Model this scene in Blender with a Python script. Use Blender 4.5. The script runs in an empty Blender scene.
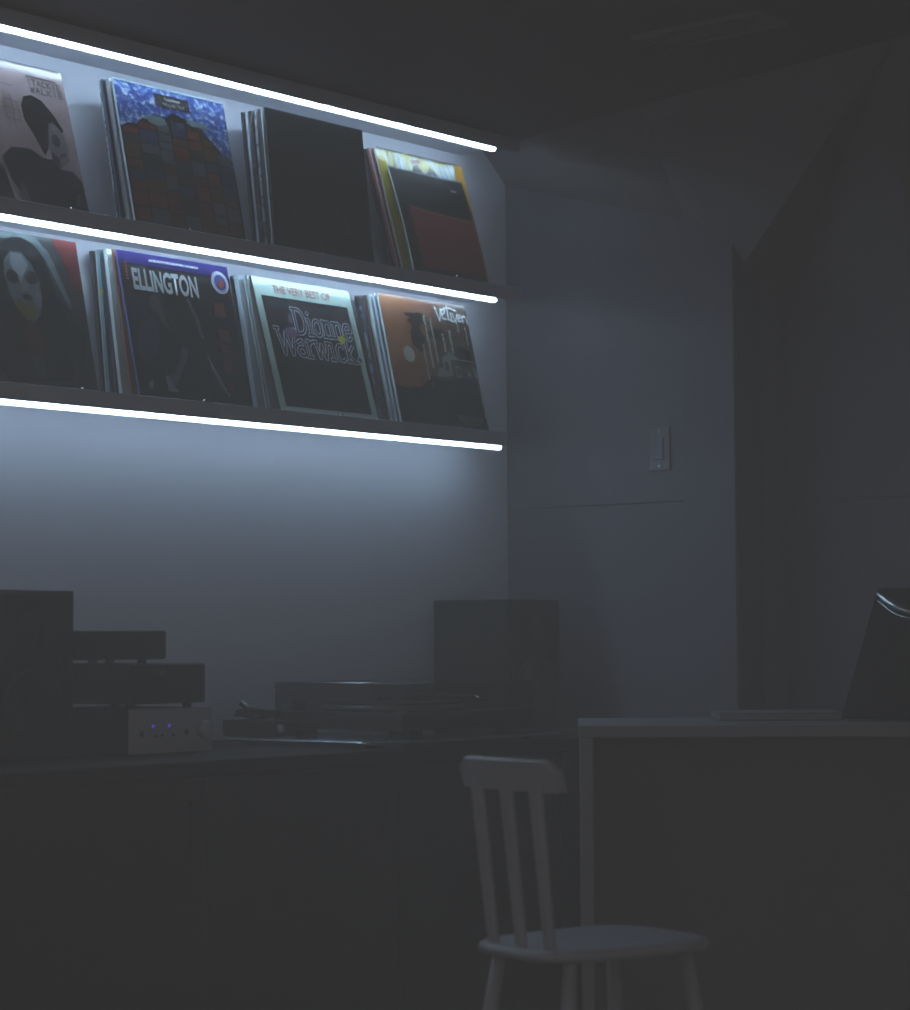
import bpy, bmesh, math, random
from mathutils import Vector, Matrix

random.seed(7)
C = bpy.context.scene.collection
PI = math.pi
H = 0.95                       # height of the camera above the floor; "u" values below are heights relative to it

# ------------------------------------------------------------------ camera
cam = bpy.data.cameras.new('camera')
cam.sensor_fit = 'HORIZONTAL'
cam.sensor_width = 36.0
cam.lens = 2346.35 / 910.0 * 36.0
cam.clip_start = 0.05
cam.dof.use_dof = True
cam.dof.focus_distance = 4.95
cam.dof.aperture_fstop = 4.5
camo = bpy.data.objects.new('camera', cam)
C.objects.link(camo)
yaw, pitch, roll = math.radians(50.097), math.radians(3.2084), math.radians(-0.3153)
fw = Vector((math.cos(pitch) * math.sin(yaw), math.cos(pitch) * math.cos(yaw), math.sin(pitch)))
r0 = Vector((math.cos(yaw), -math.sin(yaw), 0))
u0 = r0.cross(fw)
rv = math.cos(roll) * r0 + math.sin(roll) * u0
uv_ = -math.sin(roll) * r0 + math.cos(roll) * u0
m = Matrix((rv, uv_, -fw)).transposed().to_4x4()
m.translation = (0, 0, H)
camo.matrix_world = m
bpy.context.scene.camera = camo

# ------------------------------------------------------------------ world, exposure
world = bpy.data.worlds.new('world')
bpy.context.scene.world = world
world.use_nodes = True
bg = world.node_tree.nodes['Background']
bg.inputs[0].default_value = (1.0, 0.945, 0.93, 1)
AMBIENT = 0.44
bg.inputs[1].default_value = AMBIENT
LED_COLOR = (0.54, 0.80, 1.0)
LED_STRENGTH = 13.0
HAZE_DENSITY = 0.118
vs = bpy.context.scene.view_settings
vs.view_transform = 'Standard'
vs.look = 'None'
vs.exposure = 0.0
vs.gamma = 1.0
vs.use_curve_mapping = False

# ------------------------------------------------------------------ materials
MATS = {}


def mat(name, col, rough=0.5, spec=0.5, metal=0.0, noise=0.0, nscale=30.0, bump=0.0, bscale=200.0, emit=None, estr=0.0, alpha=1.0, coat=0.0):
    if name in MATS:
        return MATS[name]
    mt = bpy.data.materials.new(name)
    mt.use_nodes = True
    nt = mt.node_tree
    b = nt.nodes['Principled BSDF']
    b.inputs['Base Color'].default_value = (*col, 1)
    b.inputs['Roughness'].default_value = rough
    b.inputs['Specular IOR Level'].default_value = spec
    b.inputs['Metallic'].default_value = metal
    b.inputs['Coat Weight'].default_value = coat
    b.inputs['Coat Roughness'].default_value = 0.12
    b.inputs['Alpha'].default_value = alpha
    if emit:
        b.inputs['Emission Color'].default_value = (*emit, 1)
        b.inputs['Emission Strength'].default_value = estr
    tc = None
    if noise or bump:
        tc = nt.nodes.new('ShaderNodeTexCoord')
    if noise:
        n = nt.nodes.new('ShaderNodeTexNoise')
        n.inputs['Scale'].default_value = nscale
        n.inputs['Detail'].default_value = 4
        nt.links.new(tc.outputs['Object'], n.inputs['Vector'])
        rmp = nt.nodes.new('ShaderNodeMapRange')
        rmp.inputs['To Min'].default_value = 1 - noise
        rmp.inputs['To Max'].default_value = 1 + noise
        nt.links.new(n.outputs['Fac'], rmp.inputs['Value'])
        mx = nt.nodes.new('ShaderNodeMix')
        mx.data_type = 'RGBA'
        mx.blend_type = 'MULTIPLY'
        mx.inputs['Factor'].default_value = 1
        mx.inputs['A'].default_value = (*col, 1)
        nt.links.new(rmp.outputs['Result'], mx.inputs['B'])
        nt.links.new(mx.outputs['Result'], b.inputs['Base Color'])
    if bump:
        n2 = nt.nodes.new('ShaderNodeTexNoise')
        n2.inputs['Scale'].default_value = bscale
        nt.links.new(tc.outputs['Object'], n2.inputs['Vector'])
        bp = nt.nodes.new('ShaderNodeBump')
        bp.inputs['Strength'].default_value = bump
        bp.inputs['Distance'].default_value = 0.001
        nt.links.new(n2.outputs['Fac'], bp.inputs['Height'])
        nt.links.new(bp.outputs['Normal'], b.inputs['Normal'])
    MATS[name] = mt
    return mt


_pc = {}


def paper(col, rough=0.15, coat=0.0):
    """printed card or ink"""
    k = (tuple(round(c, 3) for c in col), rough)
    if k not in _pc:
        _pc[k] = mat('print_%d' % len(_pc), col, rough, 0.3, coat=coat)
    return _pc[k]


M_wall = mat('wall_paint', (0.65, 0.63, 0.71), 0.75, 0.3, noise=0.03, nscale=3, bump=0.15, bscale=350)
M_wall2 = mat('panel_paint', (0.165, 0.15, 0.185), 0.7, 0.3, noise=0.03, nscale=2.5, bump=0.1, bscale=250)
M_groove = mat('panel_joint', (0.12, 0.12, 0.13), 0.8, 0.2)
M_ceil = mat('ceiling_paint', (0.24, 0.22, 0.23), 0.9, 0.2, noise=0.03, nscale=2, bump=0.1, bscale=200)
M_floor = mat('floor_boards', (0.11, 0.09, 0.08), 0.5, 0.4, noise=0.2, nscale=8)
M_shelf = mat('shelf_grey', (0.46, 0.44, 0.50), 0.4, 0.5, noise=0.03, nscale=40)
M_alu = mat('aluminium', (0.55, 0.56, 0.6), 0.35, 0.5, metal=0.9)
M_led2 = mat('led_diffuser_upper', (0.8, 0.85, 0.9), 0.5, emit=LED_COLOR, estr=LED_STRENGTH * 1.88)
M_led = mat('led_diffuser', (0.8, 0.85, 0.9), 0.5, emit=LED_COLOR, estr=LED_STRENGTH)
M_black = mat('black_laminate', (0.024, 0.023, 0.023), 0.85, 0.12, noise=0.1, nscale=30)
M_spk = mat('black_vinyl', (0.025, 0.025, 0.026), 0.6, 0.25, bump=0.1, bscale=500)
M_cone = mat('speaker_cone', (0.02, 0.02, 0.021), 0.45, 0.4)
M_rubber = mat('black_rubber', (0.015, 0.015, 0.015), 0.8, 0.2)
M_case = mat('dark_case', (0.028, 0.028, 0.03), 0.5, 0.4)
M_silver = mat('brushed_silver', (0.42, 0.41, 0.46), 0.5, 0.4, metal=0.25, noise=0.05, nscale=60)
M_chrome = mat('chrome', (0.75, 0.76, 0.8), 0.15, 0.5, metal=1.0)
M_blueled = mat('blue_indicator', (0.05, 0.03, 0.4), 0.4, emit=(0.10, 0.045, 0.85), estr=0.75)
M_cover = mat('smoked_acrylic', (0.035, 0.036, 0.042), 0.12, 0.5, alpha=0.55)
M_glass = mat('pale_glass', (0.16, 0.22, 0.25), 0.12, 0.6)
M_white = mat('white_lacquer', (0.285, 0.275, 0.30), 0.42, 0.4, noise=0.02, nscale=20)
M_desk = mat('grey_laminate', (0.22, 0.215, 0.23), 0.5, 0.35, noise=0.04, nscale=15)
M_deskin = mat('dark_panel', (0.11, 0.108, 0.115), 0.6, 0.3)
M_plate = mat('switch_plastic', (0.20, 0.19, 0.22), 0.4, 0.4)
M_dark = paper((0.012, 0.012, 0.013))


# ------------------------------------------------------------------ builders
def link(name, bm, material, parent=None, smooth=False, loc=None):
    me = bpy.data.meshes.new(name)
    bm.normal_update()
    bm.to_mesh(me)
    bm.free()
    for mt in (material if isinstance(material, (list, tuple)) else [material]):
        me.materials.append(mt)
    if smooth:
        for p in me.polygons:
            p.use_smooth = True
    o = bpy.data.objects.new(name, me)
    C.objects.link(o)
    if parent is not None:
        o.parent = parent
    if loc is not None:
        o.location = loc
    return o


def thing(name, label, cat, loc=(0, 0, 0), rotz=0.0, group=None):
    o = bpy.data.objects.new(name, None)
    o.empty_display_size = 0.05
    C.objects.link(o)
    o.location = loc
    o.rotation_euler = (0, 0, rotz)
    o['label'] = label
    o['category'] = cat
    if group:
        o['group'] = group
    return o


def struct(o):
    o['kind'] = 'structure'
    return o


def B(*boxes, bevel=0.0, seg=2):
    """bmesh of one or more boxes (x0,x1,y0,y1,z0,z1), bevelled"""
    bm = bmesh.new()
    for x0, x1, y0, y1, z0, z1 in boxes:
        r = bmesh.ops.create_cube(bm, size=1.0)
        for v in r['verts']:
            v.co = Vector((x0 + (v.co.x + .5) * (x1 - x0), y0 + (v.co.y + .5) * (y1 - y0), z0 + (v.co.z + .5) * (z1 - z0)))
    if bevel:
        bmesh.ops.bevel(bm, geom=list(bm.edges), offset=bevel, segments=seg, affect='EDGES', profile=0.5)
    return bm


def cyl(p, axis, r, h, n=24, r2=None, bm=None):
    """cylinder or cone from p along axis"""
    bm = bm or bmesh.new()
    a = Vector(axis).normalized()
    rot = a.to_track_quat('Z', 'Y').to_matrix().to_4x4()
    mtx = Matrix.Translation(Vector(p) + a * h / 2) @ rot
    bmesh.ops.create_cone(bm, cap_ends=True, segments=n, radius1=r, radius2=r if r2 is None else r2, depth=h, matrix=mtx)
    return bm


def tube(pts, r, n=8, bm=None, cap=True):
    bm = bm or bmesh.new()
    pts = [Vector(p) for p in pts]
    rs = r if isinstance(r, (list, tuple)) else [r] * len(pts)
    rings = []
    up = Vector((0.13, 0.21, 0.97)).normalized()
    for i, p in enumerate(pts):
        t = (pts[min(i + 1, len(pts) - 1)] - pts[max(i - 1, 0)]).normalized()
        a = t.cross(up)
        if a.length < 1e-4:
            a = t.cross(Vector((1, 0, 0)))
        a.normalize()
        b = a.cross(t).normalized()
        rings.append([bm.verts.new(p + rs[i] * (math.cos(2 * PI * k / n) * a + math.sin(2 * PI * k / n) * b)) for k in range(n)])
    for i in range(len(rings) - 1):
        for k in range(n):
            bm.faces.new((rings[i][k], rings[i][(k + 1) % n], rings[i + 1][(k + 1) % n], rings[i + 1][k]))
    if cap:
        bm.faces.new(rings[0][::-1])
        bm.faces.new(rings[-1])
    bmesh.ops.recalc_face_normals(bm, faces=list(bm.faces))
    return bm


def lathe(profile, n=40, centre=(0, 0, 0), axis='Z'):
    bm = bmesh.new()
    c = Vector(centre)
    rings = []
    for r, h in profile:
        ring = []
        for k in range(n):
            a = 2 * PI * k / n
            q = Vector((r * math.cos(a), r * math.sin(a), h))
            if axis == 'Y':          # axis points towards -Y (out of a front)
                q = Vector((q.x, -q.z, q.y))
            ring.append(bm.verts.new(c + q))
        rings.append(ring)
    for i in range(len(rings) - 1):
        for k in range(n):
            bm.faces.new((rings[i][k], rings[i][(k + 1) % n], rings[i + 1][(k + 1) % n], rings[i + 1][k]))
    bm.faces.new(rings[0][::-1])
    bm.faces.new(rings[-1])
    bmesh.ops.recalc_face_normals(bm, faces=list(bm.faces))
    return bm


def sheet(verts, faces):
    bm = bmesh.new()
    vs_ = [bm.verts.new(v) for v in verts]
    for f in faces:
        bm.faces.new([vs_[i] for i in f])
    return bm


# ------------------------------------------------------------------ room shell
WALL_Y = 3.69
XB = 4.62
XR = 4.825
YP0, YP1 = 3.142, 2.997       # trim board
SEAM = H + 0.318
FLAT = H + 1.218

struct(link('floor', B((-2.0, 6.0, -2.4, WALL_Y, -0.08, 0.0)), M_floor))
struct(link('wall_left', B((-2.0, XB, WALL_Y, WALL_Y + 0.1, 0.0, 2.5)), M_wall))
wb = struct(link('wall_back', B((XB + 0.004, XB + 0.1, YP1, WALL_Y + 0.1, 0.0, 2.5)), M_groove))
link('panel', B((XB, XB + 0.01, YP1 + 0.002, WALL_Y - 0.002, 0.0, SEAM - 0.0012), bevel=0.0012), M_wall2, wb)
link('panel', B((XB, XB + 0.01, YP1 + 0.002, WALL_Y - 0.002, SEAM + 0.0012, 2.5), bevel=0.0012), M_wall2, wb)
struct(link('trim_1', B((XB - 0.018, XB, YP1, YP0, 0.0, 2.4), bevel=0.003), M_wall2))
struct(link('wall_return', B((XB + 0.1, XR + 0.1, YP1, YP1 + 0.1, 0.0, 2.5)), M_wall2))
wr = struct(link('wall_right', B((XR + 0.004, XR + 0.1, -2.4, YP1, 0.0, 2.5)), M_groove))
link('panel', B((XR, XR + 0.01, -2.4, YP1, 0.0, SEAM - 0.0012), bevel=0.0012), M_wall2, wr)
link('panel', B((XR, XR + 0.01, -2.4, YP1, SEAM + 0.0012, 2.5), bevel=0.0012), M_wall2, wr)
struct(link('baseboard_back', B((XB - 0.012, XB, YP0, WALL_Y, 0.0, 0.09), bevel=0.003), M_wall2))

U = [(4.54, 3.72), (4.37, 3.10), (4.22, 2.35), (4.18, 2.0), (4.10, -2.4)]
L = [(XB + .02, 3.72, H + 1.135), (XB + .02, 3.142, H + .975), (XB + .02, 2.994, H + .868), (XR + .02, 2.994, H + .838),
     (XR + .02, 2.662, H + .612), (XR + .02, 1.2, H - .38), (XR + .02, -2.4, H - .38)]
V = [(x, y, FLAT) for x, y in U] + [(x, y, z) for x, y, z in L] + [(4.16, 1.2, FLAT)]
# upper 0..4, lower 5..11, 12 extra upper point
struct(link('ceiling_slope', sheet(V, [(0, 1, 6, 5), (1, 2, 7, 6), (2, 8, 7), (2, 3, 9, 8), (3, 12, 10, 9), (12, 4, 11, 10)]), M_ceil))
struct(link('ceiling', sheet([(x, y, FLAT) for x, y in ((0.3, 3.75), (4.54, 3.75), (4.54, 3.72), (4.37, 3.10), (4.22, 2.35), (4.18, 2.0), (4.16, 1.2), (4.10, -2.4), (0.3, -2.4))],
                             [(8, 7, 6, 5, 4, 3, 2, 1, 0)]), M_ceil))

# ceiling vent (barely visible in the dark)
t = thing('ceiling_vent', 'faint long slatted vent set in the dark ceiling', 'vent', (3.90, 2.59, FLAT))
link('frame', B((-.06, .06, -.15, -.138, -.012, 0), (-.06, .06, .138, .15, -.012, 0), (-.06, -.048, -.138, .138, -.012, 0), (.048, .06, -.138, .138, -.012, 0), bevel=.002), mat('vent_metal', (0.24, 0.24, 0.25), 0.7), t)
for k in range(5):
    link('slat', B((-.040 + k * .019 - .006, -.040 + k * .019 + .006, -.138, .138, -.009, -.006), bevel=.001), mat('vent_metal', (0, 0, 0)), t)

# light switch
t = thing('light_switch', 'tall light grey rocker switch plate on the pale panelled wall', 'switch', (XB, 3.22, H + .4465))
link('plate', B((-.006, 0, -.030, .030, -.052, .052), bevel=.002), M_plate, t)
link('rocker', B((-.010, -.005, -.014, .014, -.026, .026), bevel=.002), M_plate, t)
for s in (-1, 1):
    link('screw', cyl((-.0055, 0, s * .041), (-1, 0, 0), .0028, .0012, 12), M_alu, t)

# ------------------------------------------------------------------ shelves with light strips
SH_X0 = 1.9
# name, board bottom, board top, lip bottom, lip top, strip centre, strip distance from the wall, label, strip end, shelf end
shelves = [
    ('top', 1.1945, 1.206, 1.1745, 1.207, 1.1870, .130, 'uppermost floating shelf with a glowing light strip underneath, just below the ceiling', 4.4134, 4.44),
    ('mid', 0.8265, 0.8385, 0.8095, 0.8415, 0.8195, .115, 'middle floating shelf with a glowing light strip underneath, holding the upper row of records', 4.432, 4.45),
    ('low', 0.4660, 0.4855, 0.4555, 0.4885, 0.4590, .115, 'lowest floating shelf, its light strip glowing over the bare wall below', 4.447, 4.458),
]
PINS = {'mid': (3.02, 3.34, 3.74, 4.20), 'low': (3.05, 3.38, 3.80, 4.21)}
for key, z0, z1, lz0, lz1, zl, dw, lab, xl, xe in shelves:
    s = thing('wall_shelf', lab, 'shelf', (SH_X0, WALL_Y, H + z0), 0, 'floating record shelves')
    hh = z1 - z0
    cut = .075 if key == 'low' else 0.0
    out = [(0, -.182), (xe - cut - SH_X0, -.182), (xe - SH_X0, -.182 + cut), (xe - SH_X0, -.0005), (0, -.0005)]
    if not cut:
        out.pop(2)
    n_ = len(out)
    link('board', sheet([(x, y, 0) for x, y in out] + [(x, y, hh) for x, y in out], [tuple(range(n_))[::-1], tuple(range(n_, 2 * n_))] + [(i, (i + 1) % n_, n_ + (i + 1) % n_, n_ + i) for i in range(n_)]), M_shelf, s)
    link('front_lip', B((0, xe - cut - SH_X0, -.190, -.182, lz0 - z0, lz1 - z0), bevel=.0015), M_shelf, s)
    link('light_channel', B((0, xl - SH_X0, -dw - .009, -dw + .009, zl + .005 - z0, 0.0)), M_alu, s)
    d = link('light_strip', B((0, xl - SH_X0, -dw - .0065, -dw + .0065, zl - .0055 - z0, zl + .005 - z0), bevel=.003), M_led if key == 'low' else M_led2, s)
    d['label'] = 'white glowing strip of light'
    for px in PINS.get(key, ()):
        bm = bmesh.new()
        bmesh.ops.create_uvsphere(bm, u_segments=10, v_segments=6, radius=.0034, matrix=Matrix.Translation((px - SH_X0, -.1875, lz1 - z0 + .001)))
        link('pin', bm, M_chrome, s, True)

# ------------------------------------------------------------------ record sleeves
FRONT_Y = 3.520


class Sleeve:
    """A sleeve: origin at bottom-left of its front; x along the wall, v up the leaning face, w out of the face."""

    def __init__(self, label, x, y, z, lean, size=.315, thick=.004, face=(0.02, 0.02, 0.02), spine=None, cat='record', group='records standing on the lit shelves',
                 bend=0.0, rotz=0.0, facemat=None, name='record_sleeve'):
        self.s, self.t, self.bend, self.layer = size, thick, bend, 0
        self.root = thing(name, label, cat, (x, y, z), rotz, group)
        self.lean = lean
        bm = bmesh.new()
        N = 8 if bend else 1
        rows = []
        for i in range(N + 1):
            v = i / N
            rows.append([bm.verts.new(self.p(0, v, 0)), bm.verts.new(self.p(1, v, 0)), bm.verts.new(self.p(1, v, -thick)), bm.verts.new(self.p(0, v, -thick))])
        for i in range(N):
            for k in range(4):
                bm.faces.new((rows[i][k], rows[i][(k + 1) % 4], rows[i + 1][(k + 1) % 4], rows[i + 1][k]))
        bm.faces.new(rows[0][::-1])
        bm.faces.new(rows[-1])
        bmesh.ops.recalc_face_normals(bm, faces=list(bm.faces))
        self.body = link('jacket', bm, facemat or paper(face), self.root)
        if spine is not None:
            bm = bmesh.new()
            e = .0007
            rows = []
            for i in range(N + 1):
                v = i / N
                rows.append([bm.verts.new(self.p(-e / size, v, .0002)), bm.verts.new(self.p(0.0005, v, .0002)), bm.verts.new(self.p(0.0005, v, -thick - .0001)), bm.verts.new(self.p(-e / size, v, -thick - .0001))])
            for i in range(N):
                for k in range(4):
                    bm.faces.new((rows[i][k], rows[i][(k + 1) % 4], rows[i + 1][(k + 1) % 4], rows[i + 1][k]))
            bm.faces.new(rows[0][::-1])
            bm.faces.new(rows[-1])
            bmesh.ops.recalc_face_normals(bm, faces=list(bm.faces))
            link('spine', bm, spine if not isinstance(spine, tuple) else paper(tuple(min(.85, c * 1.5) for c in spine), 0.45), self.root)

    def p(self, u, v, w):
        s = self.s
        h = v * s
        a = self.lean + self.bend * v
        # arc of leaning face
        if self.bend:
            n = 12
            yy = zz = 0.0
            for i in range(n):
                aa = self.lean + self.bend * (v * (i + .5) / n)
                yy += math.sin(aa) * h / n
                zz += math.cos(aa) * h / n
        else:
            yy, zz = math.sin(a) * h, math.cos(a) * h
        return Vector((u * s, yy - w * math.cos(a), zz + w * math.sin(a)))

    def next(self):
        self.layer += 1
        return self.layer * .00022

    def polys(self, name, polys, col, w=None, mtl=None, split=True):
        """flat printed shapes in cover coordinates"""
        w = self.next() if w is None else w
        if split and len(polys) > 1:
            return [self.polys(name, [pl], col, w, mtl) for pl in polys]
        bm = bmesh.new()
        for pl in polys:
            bm.faces.new([bm.verts.new((u, v, 0)) for u, v in pl])
        bmesh.ops.triangulate(bm, faces=list(bm.faces))
        if self.bend:
            for k in range(1, 10):
                bmesh.ops.bisect_plane(bm, geom=list(bm.verts) + list(bm.edges) + list(bm.faces), plane_co=(0, k / 10, 0), plane_no=(0, 1, 0))
        for vtx in bm.verts:
            vtx.co = self.p(vtx.co.x, vtx.co.y, w)
        fn = Vector((0, -math.cos(self.lean), math.sin(self.lean)))
        bm.normal_update()
        for f in bm.faces:
            if f.normal.dot(fn) < 0:
                f.normal_flip()
        return link(name, bm, mtl or paper(col), self.root)

    def strokes(self, name, lines, width, col, w=None):
        pl = []
        for ln in lines:
            for a, b in zip(ln[:-1], ln[1:]):
                a, b = Vector(a), Vector(b)
                d = (b - a)
                if d.length < 1e-6:
                    continue
                d.normalize()
                n = Vector((-d.y, d.x)) * width / 2
                e = d * width * .3
                pl.append([tuple(a - e + n), tuple(a - e - n), tuple(b + e - n), tuple(b + e + n)])
        return self.polys(name, pl, col, w, split=False)

    def text(self, name, body, u, v, hgt, wid, col, bold=0.0):
        """lettering fitted into a box with its lower-left corner at u,v"""
        cu = bpy.data.curves.new('lettering_curve', 'FONT')
        cu.body = body
        cu.size = 1.0
        cu.offset = bold
        cu.resolution_u = 3
        ob = bpy.data.objects.new('lettering_tmp', cu)
        C.objects.link(ob)
        dg = bpy.context.evaluated_depsgraph_get()
        me = bpy.data.meshes.new_from_object(ob.evaluated_get(dg))
        bpy.data.objects.remove(ob)
        bpy.data.curves.remove(cu)
        xs = [q.co.x for q in me.vertices]
        ys = [q.co.y for q in me.vertices]
        x0, x1, y0, y1 = min(xs), max(xs), min(ys), max(ys)
        w = self.next()
        for q in me.vertices:
            q.co = self.p(u + (q.co.x - x0) / (x1 - x0) * wid, v + (q.co.y - y0) / (y1 - y0) * hgt, w)
        me.update()
        me.materials.clear()
        me.materials.append(paper(col))
        o = bpy.data.objects.new(name, me)
        C.objects.link(o)
        o.parent = self.root
        return o


def rect(u0, v0, u1, v1):
    return [(u0, v0), (u1, v0), (u1, v1), (u0, v1)]


def disc(u, v, r, n=24, ry=None, a0=0.0):
    ry = ry or r
    return [(u + r * math.cos(2 * PI * k / n + a0), v + ry * math.sin(2 * PI * k / n + a0)) for k in range(n)]


def arc(u, v, r, a0, a1, n=10, ry=None):
    ry = ry or r
    return [(u + r * math.cos(math.radians(a0 + (a1 - a0) * k / n)), v + ry * math.sin(math.radians(a0 + (a1 - a0) * k / n))) for k in range(n + 1)]


def blob(u, v, ru, rv_, n=22, jit=.25, seed=1):
    rr = random.Random(seed)
    return [(u + ru * (1 + rr.uniform(-jit, jit)) * math.cos(2 * PI * k / n), v + rv_ * (1 + rr.uniform(-jit, jit)) * math.sin(2 * PI * k / n)) for k in range(n)]


def mottled(name, c1, c2, scale, rough=.2, c3=None, lo=.38, hi=.62, stretch=(1, 1, 1)):
    mt = bpy.data.materials.new(name)
    mt.use_nodes = True
    nt = mt.node_tree
    b = nt.nodes['Principled BSDF']
    b.inputs['Roughness'].default_value = rough
    tc = nt.nodes.new('ShaderNodeTexCoord')
    mp = nt.nodes.new('ShaderNodeMapping')
    mp.inputs['Scale'].default_value = stretch
    n = nt.nodes.new('ShaderNodeTexNoise')
    n.inputs['Scale'].default_value = scale
    n.inputs['Detail'].default_value = 5
    n.inputs['Roughness'].default_value = .65
    cr = nt.nodes.new('ShaderNodeValToRGB')
    cr.color_ramp.elements[0].position = lo
    cr.color_ramp.elements[0].color = (*c1, 1)
    cr.color_ramp.elements[1].position = hi
    cr.color_ramp.elements[1].color = (*c2, 1)
    if c3:
        e = cr.color_ramp.elements.new((lo + hi) / 2)
        e.color = (*c3, 1)
    nt.links.new(tc.outputs['Object'], mp.inputs['Vector'])
    nt.links.new(mp.outputs['Vector'], n.inputs['Vector'])
    nt.links.new(n.outputs['Fac'], cr.inputs['Fac'])
    nt.links.new(cr.outputs['Color'], b.inputs['Base Color'])
    return mt


def gradient(name, cols, direction='X', size=.315, rough=.2):
    """printed colour blend across a cover"""
    mt = bpy.data.materials.new(name)
    mt.use_nodes = True
    nt = mt.node_tree
    b = nt.nodes['Principled BSDF']
    b.inputs['Roughness'].default_value = rough
    tc = nt.nodes.new('ShaderNodeTexCoord')
    sp = nt.nodes.new('ShaderNodeSeparateXYZ')
    ns = nt.nodes.new('ShaderNodeTexNoise')
    ns.inputs['Scale'].default_value = 9
    ad = nt.nodes.new('ShaderNodeMath')
    ad.operation = 'MULTIPLY_ADD'
    ad.inputs[1].default_value = 1 / size
    mm = nt.nodes.new('ShaderNodeMath')
    mm.operation = 'MULTIPLY_ADD'
    mm.inputs[1].default_value = .3
    mm.inputs[2].default_value = -.15
    cr = nt.nodes.new('ShaderNodeValToRGB')
    els = cr.color_ramp.elements
    els[0].position, els[0].color = cols[0][0], (*cols[0][1], 1)
    els[1].position, els[1].color = cols[-1][0], (*cols[-1][1], 1)
    for pos, c in cols[1:-1]:
        e = els.new(pos)
        e.color = (*c, 1)
    nt.links.new(tc.outputs['Object'], sp.inputs[0])
    nt.links.new(tc.outputs['Object'], ns.inputs['Vector'])
    nt.links.new(ns.outputs['Fac'], mm.inputs[0])
    nt.links.new(sp.outputs[direction], ad.inputs[0])
    nt.links.new(mm.outputs[0], ad.inputs[2])
    nt.links.new(ad.outputs[0], cr.inputs['Fac'])
    nt.links.new(cr.outputs['Color'], b.inputs['Base Color'])
    return mt


ZT, ZB = H + .8425, H + .4895      # what the two rows stand on


def stack(x, yf, z, lean_deg, ppm, front, items):
    """Sleeves behind a front sleeve. items: (label, top px, bottom px, thick, face, spine, dx) measured against the front sleeve."""
    ft = yf + .315 * math.sin(math.radians(lean_deg))
    prev = None
    for lab, tp, bp_, th, face, spine, dx in items:
        yt = ft + (front[0] - tp) / ppm
        yb = yf + (front[1] - bp_) / ppm
        if prev:
            th = min(th, (min(prev[0] - yt, prev[1] - yb)) * .96 - .0006)
        prev = (yt, yb)
        Sleeve(lab, x + dx, yb, z, math.asin((yt - yb) / .315), .314, th, face, spine)
    return min(.005, min(prev[0] - ft, prev[1] - yf) * .96 - .0006)


# ---- upper row, leftmost: pinkish cover with two portraits
s = Sleeve('pinkish beige record with two dark-haired heads, at the left end of the upper row', 2.772, FRONT_Y, ZT, math.radians(16.5), .310, .005,
           spine=(0.3, 0.28, 0.28), facemat=mottled('pink_cover', (0.38, 0.25, 0.25), (0.50, 0.36, 0.36), 14, .14))
s.polys('dark_hair', [[(.60, .70), (.63, .76), (.70, .785), (.78, .76), (.86, .67), (.92, .57), (.90, .55), (.84, .62), (.80, .60), (.78, .50), (.76, .42), (.72, .36), (.66, .50), (.60, .60)],
                      [(.0, .74), (.08, .80), (.2, .79), (.30, .68), (.33, .55), (.28, .40), (.2, .36), (.1, .42), (.02, .5)]], (.02, .018, .02))
s.polys('face', [[(.80, .60), (.84, .62), (.90, .55), (.925, .48), (.935, .43), (.915, .40), (.92, .35), (.88, .33), (.84, .29), (.78, .36), (.76, .42), (.78, .50)],
                 [(.2, .6), (.29, .62), (.34, .5), (.33, .4), (.27, .33), (.2, .36)]], (.26, .22, .24))
s.polys('shaded_features', [disc(.835, .485, .035, 14, .045), [(.86, .40), (.91, .41), (.88, .37), (.84, .37)], [(.78, .40), (.84, .36), (.83, .29), (.77, .34)]], (.05, .045, .055))
s.polys('dark_coat', [[(.36, .30), (.45, .38), (.60, .39), (.70, .34), (.77, .34), (.83, .28), (.93, .28), (.99, .22), (1, .0), (.5, .0), (.40, .15)],
                      [(.0, .3), (.15, .34), (.3, .3), (.36, .2), (.4, .0), (0, 0)]], (.025, .025, .03))
s.polys('jacket_detail', [[(.90, .05), (.93, .13), (.95, .12), (.93, .04)], [(.44, .0), (.47, .15), (.5, .13), (.53, 0)]], (.16, .15, .17))
s.strokes('sketch_lines', [[(.42, .83), (.55, .82)], [(.46, .72), (.46, .58), (.57, .58), (.57, .71), (.46, .72)], [(.44, .66), (.59, .65)], [(.52, .76), (.52, .52)]], .006, (.13, .1, .11))
IT = {'I': [[(.5, 0), (.5, 1)]], 'T': [[(0, 1), (1, .95)], [(.5, .97), (.45, 0)]], 'A': [[(0, 0), (.5, 1), (1, 0)], [(.2, .4), (.8, .4)]], 'C': [[(1, .95), (.2, 1), (0, .4), (.2, 0), (1, .05)]],
      'K': [[(0, 0), (0, 1)], [(1, 1), (0, .45), (1, 0)]], 'E': [[(1, 1), (0, 1), (0, 0), (1, 0)], [(0, .5), (.8, .5)]], 'W': [[(0, 1), (.2, 0), (.5, .8), (.8, 0), (1, 1)]], 'L': [[(0, 1), (0, 0), (1, .05)]]}


def hand(word, u, v, h, adv, wd):
    out = []
    for i, ch in enumerate(word):
        for ln in IT[ch]:
            out.append([(u + i * adv + px * wd, v + py * h) for px, py in ln])
    return out


s.strokes('handwritten_title', hand('ITACKIE', .685, .858, .040, .041, .028) + hand('WALKIE', .70, .803, .040, .047, .034) + [[(.685, .902), (.685, .918), (.93, .915)]], .0075, (.02, .015, .02))
s.polys('dark_top_edge', [rect(0, .993, .97, 1.0)], (.05, .03, .05))

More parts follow.
